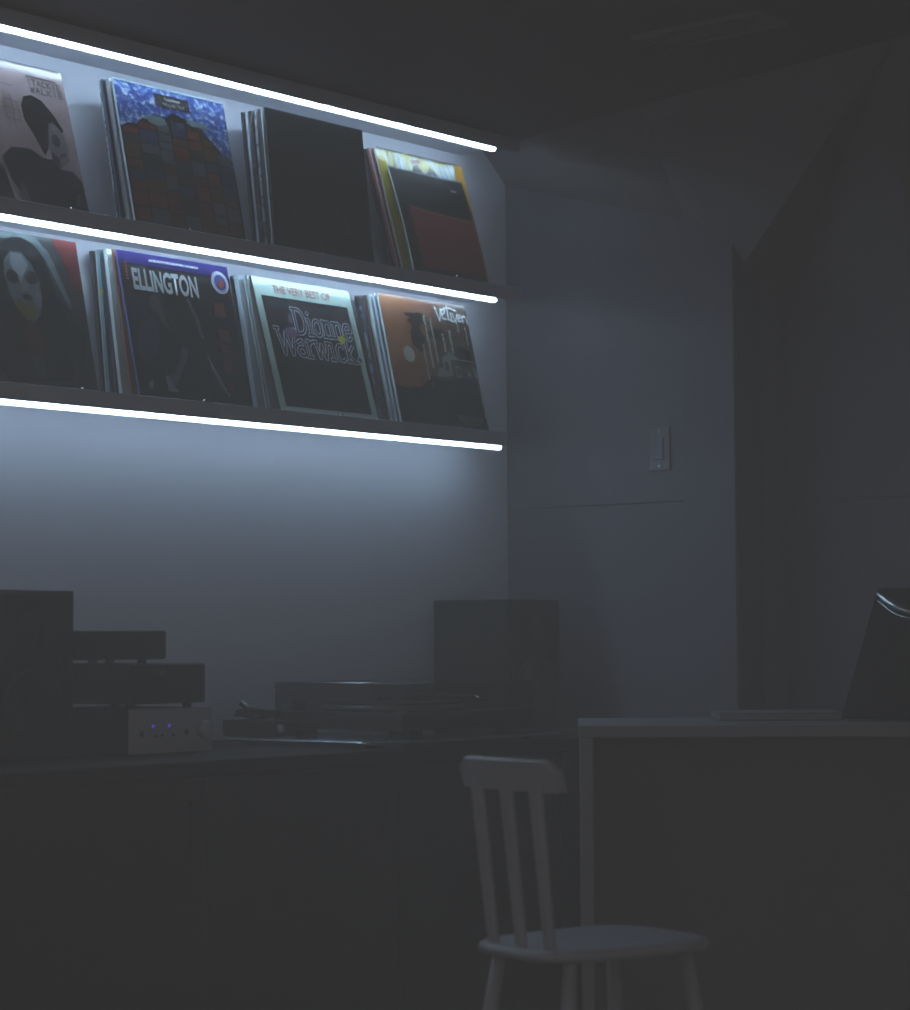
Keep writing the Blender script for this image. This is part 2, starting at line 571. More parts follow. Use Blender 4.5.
# ---- upper row: blue and dark red patchwork
TH = stack(3.202, FRONT_Y - .004, ZT, 13, 375, (112.4, 134.5), [
    ('white-edged record sleeve, rearmost behind the blue and dark red patchwork record', 97.5, 116, .004, (.1, .1, .1), mottled('spine_torn', (.10, .10, .11), (.55, .60, .58), 40, .5, lo=.45, hi=.5), 0),
    ('navy-edged sleeve, second from the wall behind the blue and dark red patchwork record', 101.5, 120.5, .005, (.03, .03, .04), (.04, .06, .12), -.003),
    ('black-edged sleeve, third from the wall behind the blue and dark red patchwork record', 104.0, 124.5, .004, (.02, .02, .02), (.05, .05, .06), .002),
    ('thick pale grey record sleeve right behind the blue and dark red patchwork record', 108.5, 130, .009, (.3, .32, .33), mottled('spine_pale', (.26, .28, .30), (.46, .48, .48), 18, .45), -.002),
])
s = Sleeve('bright blue mottled record over dark red patchwork, with a small black title plate', 3.202, FRONT_Y - .004, ZT, math.radians(13), .315, TH,
           spine=(.40, .46, .50), facemat=mottled('blue_sky', (.02, .05, .26), (.50, .62, .78), 70, .15, c3=(.05, .12, .46), lo=.40, hi=.62, stretch=(1, 1, 1.3)))
sky = [0.66, .70, .70, .76, .74, .80, .79, .84, .82, .80, .78, .72, .66, .58, .5]
prof = [(i / 14, sky[i]) for i in range(15)]
s.polys('dark_ground', [[(0, 0), (1, 0)] + prof[::-1]], (.022, .013, .012))
rr = random.Random(5)
cols = [(.20, .034, .02), (.045, .062, .13), (.115, .125, .145), (.13, .06, .02), (.028, .042, .038), (.21, .05, .028)]
blocks = {i: [] for i in range(6)}
cx = .015
while cx < .97:
    wd = rr.uniform(.10, .17)
    top = prof[min(14, int((cx + wd / 2) * 14))][1] - .02
    cy = .02
    while cy < top - .04:
        hh = rr.uniform(.05, .12)
        hh = min(hh, top - cy)
        k = rr.randrange(6)
        blocks[k].append(rect(cx + rr.uniform(0, .008), cy, min(cx + wd - rr.uniform(.008, .02), .985), cy + hh - .013))
        cy += hh
    cx += wd
w0 = s.next()
for k in blocks:
    s.polys('colour_block', blocks[k], cols[k], w0)
s.polys('pale_haze_shapes', [blob(.33, .76, .10, .03, 20, .35, 3), blob(.72, .79, .10, .025, 20, .35, 4)], (.20, .28, .28))
s.polys('title_plate', [rect(.35, .865, .66, .955)], (.02, .014, .012))
s.text('title', 'Radiohead', .435, .917, .022, .14, (.55, .55, .55), .01)
s.text('subtitle', 'Hail to the Thief', .41, .880, .022, .20, (.42, .40, .38), .005)
s.polys('pale_top_edge', [rect(0, .988, 1, 1.0)], (.30, .42, .52))

# ---- upper row: black record
XK = 3.619
TH = stack(XK, FRONT_Y + .004, ZT, 6.6, 352, (263.5, 274), [
    ('charcoal record sleeve nearest the wall in the stack behind the plain black record', 239.5, 250.5, .006, (.03, .03, .03), (.035, .035, .04), 0),
    ('royal blue edged record sleeve in the stack behind the plain black record', 242.4, 254, .004, (.03, .05, .12), (.04, .08, .30), .002),
    ('white-edged record sleeve beside the royal blue edge, behind the plain black record', 244.6, 256.5, .006, (.4, .4, .4), (.50, .55, .56), -.002),
    ('purple-brown mottled record sleeve in the middle of the stack behind the plain black record', 248.5, 260.5, .009, (.04, .03, .04), mottled('spine_plum', (.03, .02, .03), (.20, .20, .23), 60, .5, lo=.5, hi=.6), 0),
    ('pale grey speckled record sleeve, third behind the plain black record', 253.8, 264.3, .006, (.2, .2, .2), mottled('spine_speck', (.04, .035, .045), (.50, .55, .58), 45, .45, lo=.42, hi=.5), -.001),
    ('dark plum record sleeve, second behind the plain black record', 257.2, 267.6, .006, (.03, .02, .03), (.045, .03, .04), .002),
    ('light grey edged record sleeve right behind the plain black record', 260.3, 270.8, .004, (.3, .3, .3), (.40, .45, .47), -.001),
])
s = Sleeve('plain black record standing almost upright in the upper row', XK, FRONT_Y + .004, ZT, math.radians(6.6), .315, TH, facemat=mat('matt_black_card', (.006, .006, .006), .7, .03), spine= mottled('spine_blk', (.012, .012, .013), (.10, .10, .11), 70, .4, lo=.6, hi=.66))
s.polys('grey_smudge', [[(.63, .35), (.67, .37), (.70, .32), (.755, .29), (.80, .25), (.79, .19), (.755, .16), (.725, .20), (.735, .25), (.68, .29), (.63, .31)]], (.045, .05, .055))
s.polys('grey_top_edge', [rect(0, .994, 1, 1.0)], (.06, .065, .07))  # slightly lighter strip along the top edge

# ---- upper row, right end: ten-inch red and black record over a yellow comic cover
XT = 4.062
YT = FRONT_Y
t = thing('bookend', 'small pale upright bookend between the plain black record and the yellow illustrated sleeve', 'bookend', (4.012, 3.595, ZT - .004))
link('upright', B((-.010, .012, -.001, .002, .002, .075), bevel=.0008), M_white, t)
link('foot', B((-.010, .012, -.03, .002, 0, .002), bevel=.0006), M_white, t)
Sleeve('black record sleeve leaning furthest back behind the red-spined one', 4.034, 3.556, ZT, math.radians(17.2), .314, .004, (.015, .015, .015), (.012, .012, .013))
s = Sleeve('red-spined record sleeve behind the yellow and white illustrated one', 4.040, 3.544, ZT, math.radians(16.7), .314, .0085, (.30, .05, .05),
           spine=mottled('spine_red', (.30, .045, .04), (.36, .07, .06), 10, .4))
s.polys('white_spine_edge', [rect(-.0035, 0, .010, 1)], (.55, .58, .58))
s = Sleeve('yellow and white illustrated record sleeve sticking up behind the red and black ten-inch record', 4.046, 3.534, ZT, math.radians(16.3), .314, .004,
           facemat=mottled('comic_ground', (.50, .42, .04), (.55, .60, .58), 16, .28, lo=.42, hi=.52, stretch=(1.6, 1, .6)), spine=(.62, .66, .62))
s.polys('ink_figures', [[(.36, .78), (.40, .90), (.46, .93), (.50, .87), (.55, .86), (.60, .93), (.66, .90), (.72, .80), (.66, .74), (.58, .80), (.52, .77), (.46, .74)]], (.05, .045, .06))
s.polys('ink_details', [[(.43, .83), (.46, .86), (.47, .82)], [(.58, .84), (.62, .88), (.63, .83)], rect(.49, .77, .56, .80)], (.45, .5, .5))
s.polys('red_patch', [[(.38, .95), (.5, .975), (.49, .94), (.40, .925)]], (.26, .05, .06))
for ln in ([(.14, .98), (.10, .74)], [(.20, .97), (.17, .74)], [(.25, .95), (.24, .74)], [(.76, .97), (.83, .74)], [(.82, .98), (.89, .74)], [(.71, .96), (.77, .74)]):
    s.strokes('blue_line', [ln], .012, (.20, .32, .50))
s.polys('orange_end', [rect(.90, .0, 1, .995)], (.55, .27, .03))
s.polys('yellow_side', [rect(0, 0, .085, .93)], (.42, .33, .035))
s.polys('dark_rim', [rect(.0, .992, .30, 1), rect(.36, .992, .95, 1)], (.12, .08, .06))
s = Sleeve('small black record with a big dark red panel, right end of the upper row', 4.064, YT - .004, ZT, math.radians(13.5), .268, .004, facemat=mat('soft_black_card', (.007, .007, .007), .45, .10),
           spine=(.45, .52, .52), bend=math.radians(8))
M_redp = mat('soft_red_card', (.23, .033, .030), .5, .2)
edge = [(1 - k * .087, .60 + .035 * (k / 10) ** 1.6 - .012 * math.sin(k / 10 * PI)) for k in range(11)]
s.polys('red_panel', [[(.13, .06), (1, .06)] + edge], (0, 0, 0), mtl=M_redp)
s.strokes('tan_panel_edge', [edge], .010, (.42, .24, .16))
s.polys('pale_mark', [rect(.80, .868, .815, .89), rect(.82, .866, .84, .882), rect(.845, .866, .868, .882)], (.6, .6, .6))
s.polys('painted_rim_highlight', [rect(0, .985, 1, 1.0)], (.22, .26, .32))  # top-edge highlight put into the colour as a pale strip

# ---- lower row, leftmost: long-haired face
s = Sleeve('dark record with a pale long-haired painted face, at the left end of the lower row', 2.792, FRONT_Y, ZB, math.radians(13), .315, .005, spine=(.2, .22, .24),
           facemat=mottled('dark_hair_cover', (.018, .018, .02), (.035, .034, .038), 9, .3))
s.polys('red_background', [[(.80, 1), (1, 1), (1, .62), (.93, .70), (.88, .84)], [(.0, 1), (.42, 1), (.3, .92), (.0, .85)]], (.18, .032, .032))
s.polys('pale_veil', [[(.55, 1), (.66, .99), (.76, .90), (.83, .72), (.89, .55), (.86, .53), (.79, .70), (.71, .86), (.62, .95), (.48, .97)],
                      [(.30, 1.0), (.42, .99), (.50, .995), (.46, .96), (.36, .94)]], (.15, .18, .195))
s.polys('hair', [blob(.52, .62, .25, .36, 26, .05, 9), [(.25, .55), (.79, .6), (.86, .3), (.8, .05), (.3, .0), (.15, .2)]], (.017, .018, .02))
s.polys('face', [[(.38, .80), (.44, .87), (.53, .87), (.60, .80), (.645, .70), (.65, .58), (.62, .47), (.56, .42), (.50, .425), (.43, .50), (.39, .60), (.37, .70)]], (.15, .17, .19))
s.polys('forehead_light', [[(.44, .86), (.52, .86), (.57, .79), (.52, .72), (.50, .66), (.46, .72), (.43, .78)]], (.32, .345, .37))
s.polys('eyes', [disc(.43, .70, .05, 14, .045), disc(.58, .71, .055, 14, .045)], (.028, .026, .026))
s.polys('cheek', [disc(.61, .56, .03, 14, .06), [(.49, .66), (.53, .66), (.545, .62), (.49, .61)]], (.20, .225, .25))
s.polys('yellow_chin', [[(.43, .50), (.45, .56), (.50, .53), (.57, .52), (.585, .45), (.55, .43), (.50, .43)]], (.17, .15, .035))
s.polys('mouth', [disc(.525, .575, .045, 14, .02)], (.03, .014, .016))
s.polys('scarf', [[(.48, .42), (.56, .41), (.62, .30), (.60, .20), (.48, .22), (.45, .33)]], (.10, .035, .025))
s.polys('blouse', [[(.48, .2), (.58, .2), (.60, .05), (.50, .05)]], (.07, .085, .10))
s.polys('grey_print_patch', [blob(.85, .30, .09, .14, 18, .2, 11)], (.045, .05, .055))  # faint grey patch in the printed picture

# ---- lower row: block lettered record with violet band
XE = 3.2145
TH = stack(XE, FRONT_Y - .006, ZB, 13.6, 378, (117, 138), [
    ('dark brown record sleeve, rearmost behind the violet-banded record', 89.0, 97, .009, (.05, .035, .03), (.035, .026, .024), 0),
    ('pale grey thin record sleeve, second from the wall behind the violet-banded record', 94.5, 101, .004, (.3, .3, .3), (.38, .42, .42), -.001),
    ('teal-edged record sleeve, third from the wall behind the violet-banded record', 97.6, 105, .007, (.08, .14, .15), (.13, .22, .25), -.002),
    ('dark purple record sleeve, fourth from the wall behind the violet-banded record', 102.6, 111, .006, (.04, .02, .05), (.045, .028, .06), .002),
    ('thick mint white record sleeve, second behind the violet-banded record', 106.3, 118.5, .013, (.5, .55, .53), (.50, .58, .56), -.002),
    ('rust-edged record sleeve right behind the violet-banded record', 112.6, 128.5, .005, (.3, .1, .05), (.17, .06, .04), .001),
])
t = thing('price_sticker', 'tiny round yellow sticker on the dark brown sleeve edge in the lower row', 'sticker', (XE - .0022, FRONT_Y + .105 + .006, ZB + .222))
link('dot', cyl((0, 0, 0), (-1, 0, 0), .006, .0008, 16), paper((.50, .40, .04)), t)
s = Sleeve('black record with a violet top band, big block lettering and a round badge', XE, FRONT_Y - .006, ZB, math.radians(13.6), .315, TH, (.012, .012, .013), (.045, .06, .20))
s.polys('violet_band', [rect(0, .915, 1, 1)], (.032, .022, .17))
s.text('title', 'ELLINGTON', .10, .735, .155, .585, (.62, .67, .68), .035)
s.polys('orange_mark', [rect(.045, .80 + k * .022, .066, .814 + k * .022) for k in range(6)], (.50, .10, .05))
bits = []
bu = .27
while bu < .71:
    wd = rr.uniform(.008, .022)
    bits.append(rect(bu, .948, bu + wd, .966))
    bu += wd + .006
s.polys('fine_print', bits, (.65, .65, .8), split=False)['kind'] = 'stuff'
s.polys('badge', [disc(.905, .875, .082, 28)], (.60, .64, .75))
s.polys('badge_ring', [disc(.905, .875, .056, 24)], (.05, .07, .34))
s.polys('badge_mark', [[(.875, .865), (.92, .90), (.945, .88), (.935, .845), (.90, .835)]], (.52, .10, .07))
s.polys('figure', [[(.22, .70), (.27, .72), (.31, .66), (.33, .55), (.36, .48), (.32, .50), (.26, .58), (.21, .62)], [(.55, .72), (.58, .72), (.64, .58), (.66, .44), (.62, .46), (.60, .58)]], (.12, .10, .11))
s.polys('shoulder', [[(.05, .42), (.12, .50), (.22, .56), (.26, .50), (.22, .30), (.10, .22), (.04, .30)]], (.04, .045, .10))
s.polys('cuff', [[(.50, .36), (.46, .28), (.38, .16), (.30, .06), (.26, .10), (.27, .16), (.34, .18), (.40, .28), (.44, .38)]], (.13, .14, .17))
s.polys('highlight_print', [[(.245, .15), (.27, .16), (.30, .09), (.345, .055), (.30, .045), (.25, .05)], [(.09, .10), (.13, .12), (.12, .06), (.08, .05)], [(.66, .35), (.70, .26), (.78, .12), (.82, .08), (.80, .05), (.75, .11), (.68, .24)]], (.30, .35, .42))
s.polys('red_lettering_column', [rect(.80, .62, .90, .72), rect(.80, .45, .90, .53), rect(.80, .36, .89, .42), rect(.80, .22, .88, .31), rect(.79, .08, .87, .15)], (.14, .025, .02))

# ---- lower row: mint framed record
XD = 3.6265
TH = stack(XD, FRONT_Y, ZB, 16.9, 352, (252.5, 284), [
    ('black record sleeve nearest the wall behind the mint-framed record', 231, 252, .006, (.02, .02, .02), (.02, .02, .022), .002),
    ('indigo-edged record sleeve, second from the wall behind the mint-framed record', 234.5, 255.5, .005, (.04, .04, .12), mottled('spine_indigo', (.02, .02, .03), (.14, .15, .32), 7, .45, lo=.45, hi=.55), .001),
    ('thick pale blue record sleeve in the middle of the stack behind the mint-framed record', 239, 261, .015, (.45, .5, .55), (.42, .50, .56), -.003),
    ('white thin record sleeve, second behind the mint-framed record', 245.2, 270, .004, (.5, .5, .5), (.46, .52, .52), 0),
    ('grey record sleeve right behind the mint-framed record', 248.2, 274, .005, (.3, .3, .3), (.28, .32, .33), -.001),
])
s = Sleeve('black record with a pale mint frame and white outlined serif lettering', XD, FRONT_Y, ZB, math.radians(16.9), .315, TH, (.46, .58, .52), (.05, .035, .035))
s.polys('black_panel', [rect(.06, .035, .945, .865)], (.020, .017, .019))
s.text('heading', 'THE VERY BEST OF', .19, .895, .062, .59, (.34, .03, .025), .012)
G = {
    'D': ([[(.1, 0), (.1, 1)], [(.1, 1)] + arc(.35, .5, .45, 90, -90, 12, .5) + [(.1, 0)], [(-.05, 1), (.2, 1)], [(-.05, 0), (.2, 0)]], .95),
    'i': ([[(.15, 0), (.15, .62), (.02, .62)], [(0, 0), (.32, 0)], [(.13, .86), (.17, .90)]], .42),
    'o': ([arc(.3, .32, .28, 0, 360, 14, .32)], .70),
    'n': ([[(.12, 0), (.12, .64), (0, .64)], [(.12, .45)] + arc(.36, .42, .22, 150, 0, 8, .22) + [(.58, 0)], [(0, 0), (.24, 0)], [(.46, 0), (.72, 0)]], .78),
    'e': ([[(.04, .34), (.56, .34)] + arc(.3, .32, .27, 5, 320, 14, .32)], .68),
    'W': ([[(.05, 1), (.32, 0), (.56, .85), (.82, 0), (1.1, 1)], [(-.06, 1), (.2, 1)], [(.96, 1), (1.22, 1)]], 1.12),
    'a': ([[(.08, .52)] + arc(.3, .42, .2, 140, 0, 8, .2) + [(.5, .06), (.60, 0)], arc(.28, .18, .22, 0, 360, 12, .18)], .66),
    'r': ([[(.12, 0), (.12, .64), (0, .64)], [(.12, .42), (.25, .58), (.42, .62)], [(0, 0), (.26, 0)]], .50),
    'w': ([[(.04, .64), (.2, 0), (.4, .55), (.6, 0), (.8, .64)], [(-.04, .64), (.14, .64)], [(.7, .64), (.9, .64)]], .90),
    'c': ([arc(.3, .32, .27, 45, 315, 12, .32)], .62),
    'k': ([[(.1, 0), (.1, 1), (0, 1)], [(.5, .64), (.12, .28), (.52, 0)], [(0, 0), (.22, 0)], [(.4, 0), (.64, 0)]], .66),
}


def serif(word, u, v, h, wid):
    tot = sum(G[c][1] for c in word)
    k = wid / tot
    out, x = [], u
    for c in word:
        for ln in G[c][0]:
            out.append([(x + px * k, v + py * h) for px, py in ln])
        x += G[c][1] * k
    return out


ls = serif('Dionne', .335, .605, .185, .60) + serif('Warwick', .125, .43, .195, .80) + [arc(.953, .455, .012, 0, 360, 8)]
s.strokes('outlined_lettering', ls, .031, (.72, .80, .95))
s.strokes('lettering_fill', ls, .0165, (.020, .017, .019))
s.polys('yellow_flower', [blob(.80, .595, .034, .034, 10, .3, 5)], (.70, .66, .08))
s.polys('purple_flower', [blob(.28, .60, .07, .035, 14, .35, 6), blob(.30, .71, .02, .035, 10, .2, 7)], (.22, .13, .28))

# ---- lower row, right end: brown record with moon and house
XV = 4.0263
TH = stack(XV, FRONT_Y + .003, ZB, 13.5, 334, (379.6, 401), [
    ('black record sleeve, rearmost behind the brown moonlit record', 357, 377, .006, (.03, .03, .03), (.03, .026, .028), 0),
    ('blue and white torn-edged sleeve, second from the wall behind the brown moonlit record', 361, 382, .007, (.2, .2, .25), mottled('spine_torn2', (.03, .03, .04), (.42, .48, .60), 26, .45, lo=.46, hi=.52), -.002),
    ('brown-edged record sleeve, third from the wall behind the brown moonlit record', 365.2, 386.5, .005, (.1, .05, .04), mottled('spine_brown', (.05, .03, .025), (.22, .12, .09), 30, .45), .001),
    ('cream record sleeve, third behind the brown moonlit record', 368.2, 390, .004, (.4, .38, .3), mottled('spine_cream', (.16, .13, .08), (.44, .44, .36), 22, .45), 0),
    ('pale blue-white record sleeve, second behind the brown moonlit record', 371.5, 393, .007, (.5, .55, .6), (.46, .54, .60), -.002),
    ('bluish grey record sleeve right behind the brown moonlit record', 375.8, 397, .005, (.4, .44, .5), (.36, .43, .52), -.001),
])
s = Sleeve('brown and orange record with a pale moon, house silhouette and white script title', XV, FRONT_Y + .003, ZB, math.radians(13.5), .315, TH, spine=(.50, .56, .56),
           facemat=gradient('dusk_cover', [(0.0, (.42, .17, .07)), (.3, (.30, .11, .05)), (.6, (.14, .06, .035)), (1.0, (.06, .035, .028))]))
s.polys('tree_canopy', [blob(.40, .84, .12, .06, 22, .4, 21), blob(.37, .70, .07, .10, 20, .4, 22), blob(.62, .74, .12, .05, 22, .4, 23), blob(.84, .58, .10, .08, 20, .3, 25)], (.022, .014, .013))
s.polys('dark_ground', [[(0, 0), (1, 0), (1, .36), (.8, .40), (.6, .36), (.45, .40), (.3, .30), (.12, .28), (0, .30)]], (.018, .013, .011))
s.polys('moon', [disc(.225, .545, .062, 24)], (.50, .56, .46))
s.polys('house', [[(.50, .40), (.55, .47), (.60, .47), (.60, .55), (.70, .61), (.80, .555), (.98, .555), (.98, .545), (.70, .545), (.70, .42), (.62, .40)],
                  rect(.735, .41, .80, .50), [(.86, .44), (.89, .47), (.92, .44), (.89, .41)], rect(.95, .42, .985, .50)], (.30, .33, .27))
s.polys('house_windows', [rect(.745, .425, .79, .485), rect(.62, .45, .66, .52)], (.06, .06, .05))
cl = []
for (u, v0, v1, wd) in ((.475, .46, .88, .022), (.545, .50, .86, .014), (.405, .36, .64, .012), (.66, .60, .745, .022), (.745, .60, .785, .022), (.86, .78, .87, .010), (.945, .68, .83, .016), (.99, .10, .48, .016)):
    vv = v0
    while vv < v1:
        hh = rr.uniform(.012, .03)
        o_ = rr.uniform(-.004, .004)
        cl.append(rect(u - wd / 2 + o_, vv, u + wd / 2 + o_ * .5, min(vv + hh, v1)))
        vv += hh + rr.uniform(.003, .008)
s.polys('vertical_lettering', cl, (.52, .58, .48), split=False)['kind'] = 'stuff'
s.polys('pond_outline', [[(.42, .30), (.44, .36), (.445, .36), (.43, .29)], [(.63, .28), (.67, .33), (.67, .27), (.665, .25), (.665, .3)]], (.25, .21, .17))
s.polys('small_plate', [rect(.66, .055, .955, .105), rect(.70, .03, .93, .05)], (.12, .115, .10))
vt = [[(.62, .955), (.655, .845), (.69, .95)], [(.69, .90), (.73, .92), (.735, .945), (.70, .94), (.69, .90), (.70, .87), (.74, .87)], [(.765, 1.0 - .02), (.765, .87), (.79, .865)], [(.72, .955), (.80, .965), (.87, .95)],
      [(.80, .93), (.80, .86), (.825, .86)], [(.82, .925), (.845, .855), (.875, .925)], [(.875, .885), (.91, .90), (.905, .925), (.88, .91), (.88, .87), (.915, .87)], [(.925, .92), (.935, .86)], [(.93, .895), (.955, .92), (.975, .905), (.985, .855)]]
s.strokes('script_title', vt, .0125, (.85, .92, .90))

# ------------------------------------------------------------------ console and hi-fi
T = H - .2195                # console top
CY0 = 3.05
t = thing('media_console', 'long black low cabinet below the lit shelves carrying the hi-fi', 'cabinet', (1.9, CY0, 0))
cw = 4.53 - 1.9
link('top', B((-.0, cw, 0, .62, T - .028, T), bevel=.003), M_black, t)
link('carcass', B((.01, cw - .01, .022, .615, .07, T - .028)), M_black, t)
link('plinth', B((.03, cw - .03, .05, .60, 0, .07)), M_black, t)
nd = 5
for k in range(nd):
    x0 = .012 + k * (cw - .024) / nd
    d = link('door', B((x0 + .002, x0 + (cw - .024) / nd - .002, .004, .0215, .075, T - .032), bevel=.002), M_black, t)
    link('handle', B((x0 + (cw - .024) / nd - .045, x0 + (cw - .024) / nd - .033, -.004, .004, T - .17, T - .07), bevel=.002), M_rubber, d)


def speaker(label, x1, y0):
    """front-right corner at x1,y0"""
    w, d, h = .203, .225, .305
    t = thing('bookshelf_speaker', label, 'speaker', (x1 - w, y0, T + .001), 0, 'pair of bookshelf speakers')
    link('cabinet', B((0, w, 0, d, .004, h), bevel=.003), M_spk, t)
    f = link('baffle', B((.006, w - .006, -.005, 0, .010, h - .006), bevel=.002), M_spk, t)
    link('woofer', lathe([(.066, .005), (.066, .009), (.060, .011), (.052, .004), (.020, -.004), (.018, .003), (.006, .008)], 40, (w / 2, -.0005, .105), 'Y'), M_cone, f, True)
    link('tweeter', lathe([(.032, .005), (.032, .008), (.018, .006), (.014, .006), (.009, .011), (.003, .013)], 32, (w / 2, -.0005, .232), 'Y'), M_cone, f, True)
    link('port', lathe([(.015, .005), (.015, .007), (.011, .006), (.010, -.003)], 20, (w - .034, -.0005, .170), 'Y'), M_rubber, f, True)
    for fx in (.02, w - .02):
        for fy in (.02, d - .02):
            link('foot', cyl((fx, fy, -.001), (0, 0, 1), .008, .005, 12), M_rubber, t)
    return t


speaker('black bookshelf speaker at the left edge beside the stacked hi-fi boxes', 2.812, 3.25)
speaker('black bookshelf speaker in the corner behind the turntable', 4.49, 3.43)


def feet(t, x0, x1, y0, y1, z, h=.007, r=.009):
    for fx in (x0 + .025, x1 - .025):
        for fy in (y0 + .025, y1 - .03):
            link('foot', cyl((fx, fy, z), (0, 0, 1), r, h, 14), M_rubber, t)


# silver preamp
PX0, PX1, PY0, PY1 = 2.966, 3.174, 3.27, 3.53
w, d = PX1 - PX0, PY1 - PY0
t = thing('headphone_amplifier', 'silver amplifier with two blue lights and a round knob, bottom of the hi-fi stack', 'amplifier', (PX0, PY0, T))
feet(t, 0, w, 0, d, 0.0, .004)
link('case', B((0, w, .004, d, .004, .086), bevel=.002), M_case, t)
fp = link('faceplate', B((-.001, w + .001, -.003, .004, .0035, .087), bevel=.0015), M_silver, t)
link('volume_knob', lathe([(.0165, .0), (.0165, .014), (.0145, .017), (.004, .0175)], 28, (w - .026, -.003, .046), 'Y'), M_silver, fp, True)
for k in (.055, .096):
    o = link('indicator_light', lathe([(.0028, 0), (.0028, .002), (.001, .0028)], 14, (k, -.0028, .055), 'Y'), M_blueled, fp, True)
    o['label'] = 'tiny glowing blue light'
for k in (.026, .140):
    link('jack', lathe([(.0055, 0), (.0055, .002), (.0035, .0022), (.003, .0005)], 16, (k, -.0028, .041), 'Y'), M_case, fp, True)
for k in (.060, .075, .105):
    link('toggle', cyl((k, -.003, .036), (0, -1, .3), .0022, .006, 8), M_case, fp)

# black box on top of it
t = thing('audio_component', 'black box in the middle of the hi-fi stack, on the silver amplifier', 'amplifier', (PX0, PY0, T + .0865))
w = 3.160 - PX0
feet(t, 0, w, 0, d, 0.0, .0095)
link('case', B((0, w, .003, d, .0095, .085), bevel=.002), M_case, t)
fp = link('faceplate', B((.004, w - .004, -.003, .003, .012, .083), bevel=.001), M_spk, t)
link('selector_knob', lathe([(.010, 0), (.010, .010), (.003, .0115)], 22, (.072, -.003, .066), 'Y'), M_case, fp, True)
# smaller box on top
t = thing('audio_component', 'small black box on top of the hi-fi stack', 'amplifier', (2.850, 3.30, T + .1715))
w, d = 3.086 - 2.850, .20
for fx in (.065, .12, .20):
    for fy in (.03, .17):
        if fx > .1:
            link('foot', cyl((fx, fy, 0), (0, 0, 1), .009, .008, 12), M_rubber, t)
link('case', B((0, w, .003, d, .008, .0625), bevel=.002), M_case, t)
link('faceplate', B((.004, w - .004, -.003, .003, .010, .061), bevel=.001), M_spk, t)

# glass platform under the turntable
GX0, GX1, GY0, GY1 = 3.425, 4.05, 3.085, 3.515
t = thing('glass_platform', 'thin glass platform with a bright pale blue edge under the turntable', 'platform', (GX0, GY0, T))
for fx in (.06, GX1 - GX0 - .06):
    for fy in (.05, GY1 - GY0 - .05):
        link('foot', cyl((fx, fy, 0), (0, 0, 1), .013, .006, 16), M_rubber, t)
link('pane', B((0, GX1 - GX0, 0, GY1 - GY0, .006, .0135), bevel=.003, seg=3), M_glass, t)

pts = [(.004 - .010 * math.sin(q * PI), q * (GY1 - GY0 - .02) + .01, .0105) for q in [i / 20 for i in range(21)]]
link('edge_glint_tube', tube(pts, .0042, 12), mat('edge_glint_metal', (.62, .80, .86), .2, .8, metal=.9), t, True)  # metal tube added to catch the strip light as the pane's bright edge

# turntable
TX0, TX1, TY0, TY1 = 3.55, 3.99, 3.11, 3.47
w, d = TX1 - TX0, TY1 - TY0
t = thing('turntable', 'black turntable under a closed smoked dust cover', 'turntable', (TX0, TY0, T + .0135))
for fx in (.05, w - .05):
    for fy in (.05, d - .05):
        link('foot', cyl((fx, fy, 0), (0, 0, 1), .022, .016, 20), M_rubber, t)
link('plinth', B((0, w, 0, d, .016, .052), bevel=.004), M_case, t)
pl = link('platter', lathe([(.148, .0525), (.150, .054), (.150, .064), (.147, .066), (.004, .066)], 56, (.175, d / 2, 0)), M_alu, t, True)
link('record', lathe([(.150, .0665), (.150, .068), (.05, .0685), (.004, .068)], 56, (.175, d / 2, 0)), M_case, pl, True)
link('spindle', cyl((.175, d / 2, .066), (0, 0, 1), .0035, .012, 12), M_chrome, pl)
arm = link('tonearm', tube([(w - .065, d - .075, .078), (w - .07, d / 2 + .02, .079), (w - .085, .10, .078), (w - .115, .065, .074)], .0042, 10), M_chrome, t, True)
link('headshell', B((w - .132, w - .110, .04, .07, .068, .074), bevel=.002), M_case, arm)
link('counterweight', cyl((w - .065, d - .075, .078), (0, 1, 0), .014, .03, 20), M_chrome, arm)
link('pivot', cyl((w - .065, d - .085, .052), (0, 0, 1), .019, .024, 24), M_case, arm)
link('start_button', cyl((.03, .03, .052), (0, 0, 1), .012, .004, 20), M_alu, t)
bm = B((.002, w - .002, .002, d - .002, .054, .112), bevel=.003, seg=2)
link('dust_cover', bm, M_cover, t)
link('cover_glint_tube', tube([(.003, .006, .1115), (.003, d - .006, .1115)], .0022, 10), mat('cover_glint_metal', (.45, .5, .55), .2, .8, metal=.8), t, True)  # added metal tube, only there to draw the cover's top highlight
for fx in (.08, w - .08):
    link('hinge', B((fx - .02, fx + .02, d - .004, d + .012, .04, .075), bevel=.003), M_case, t)

# clutter on the platform's left strip: phono box with a coil of cable
t = thing('phono_box', 'low black box with a coiled cable between the amplifier and the turntable', 'device', (3.435, 3.37, T + .0135))
link('case', B((0, .085, 0, .135, .003, .036), bevel=.003), M_case, t)
link('knob', lathe([(.008, 0), (.008, .008), (.003, .009)], 18, (.03, .0, .02), 'Y'), M_silver, t, True)
t = thing('coiled_cable', 'loose coil of black cable lying on the low black box', 'cable', (3.478, 3.44, T + .0495))
pts = []
for k in range(90):
    a = k / 90 * 2 * PI * 3.2
    pts.append((.030 * math.cos(a) + .003 * math.sin(3.1 * k), .055 * math.sin(a) + .003 * math.cos(2.3 * k), .005 + .010 * k / 90 + .004 * (1 + math.sin(a * 1.3))))
link('loop', tube(pts, .0034, 7), M_case, t, True)
link('plug', cyl(pts[-1], (-.3, .6, .5), .006, .022, 14), M_chrome, t)

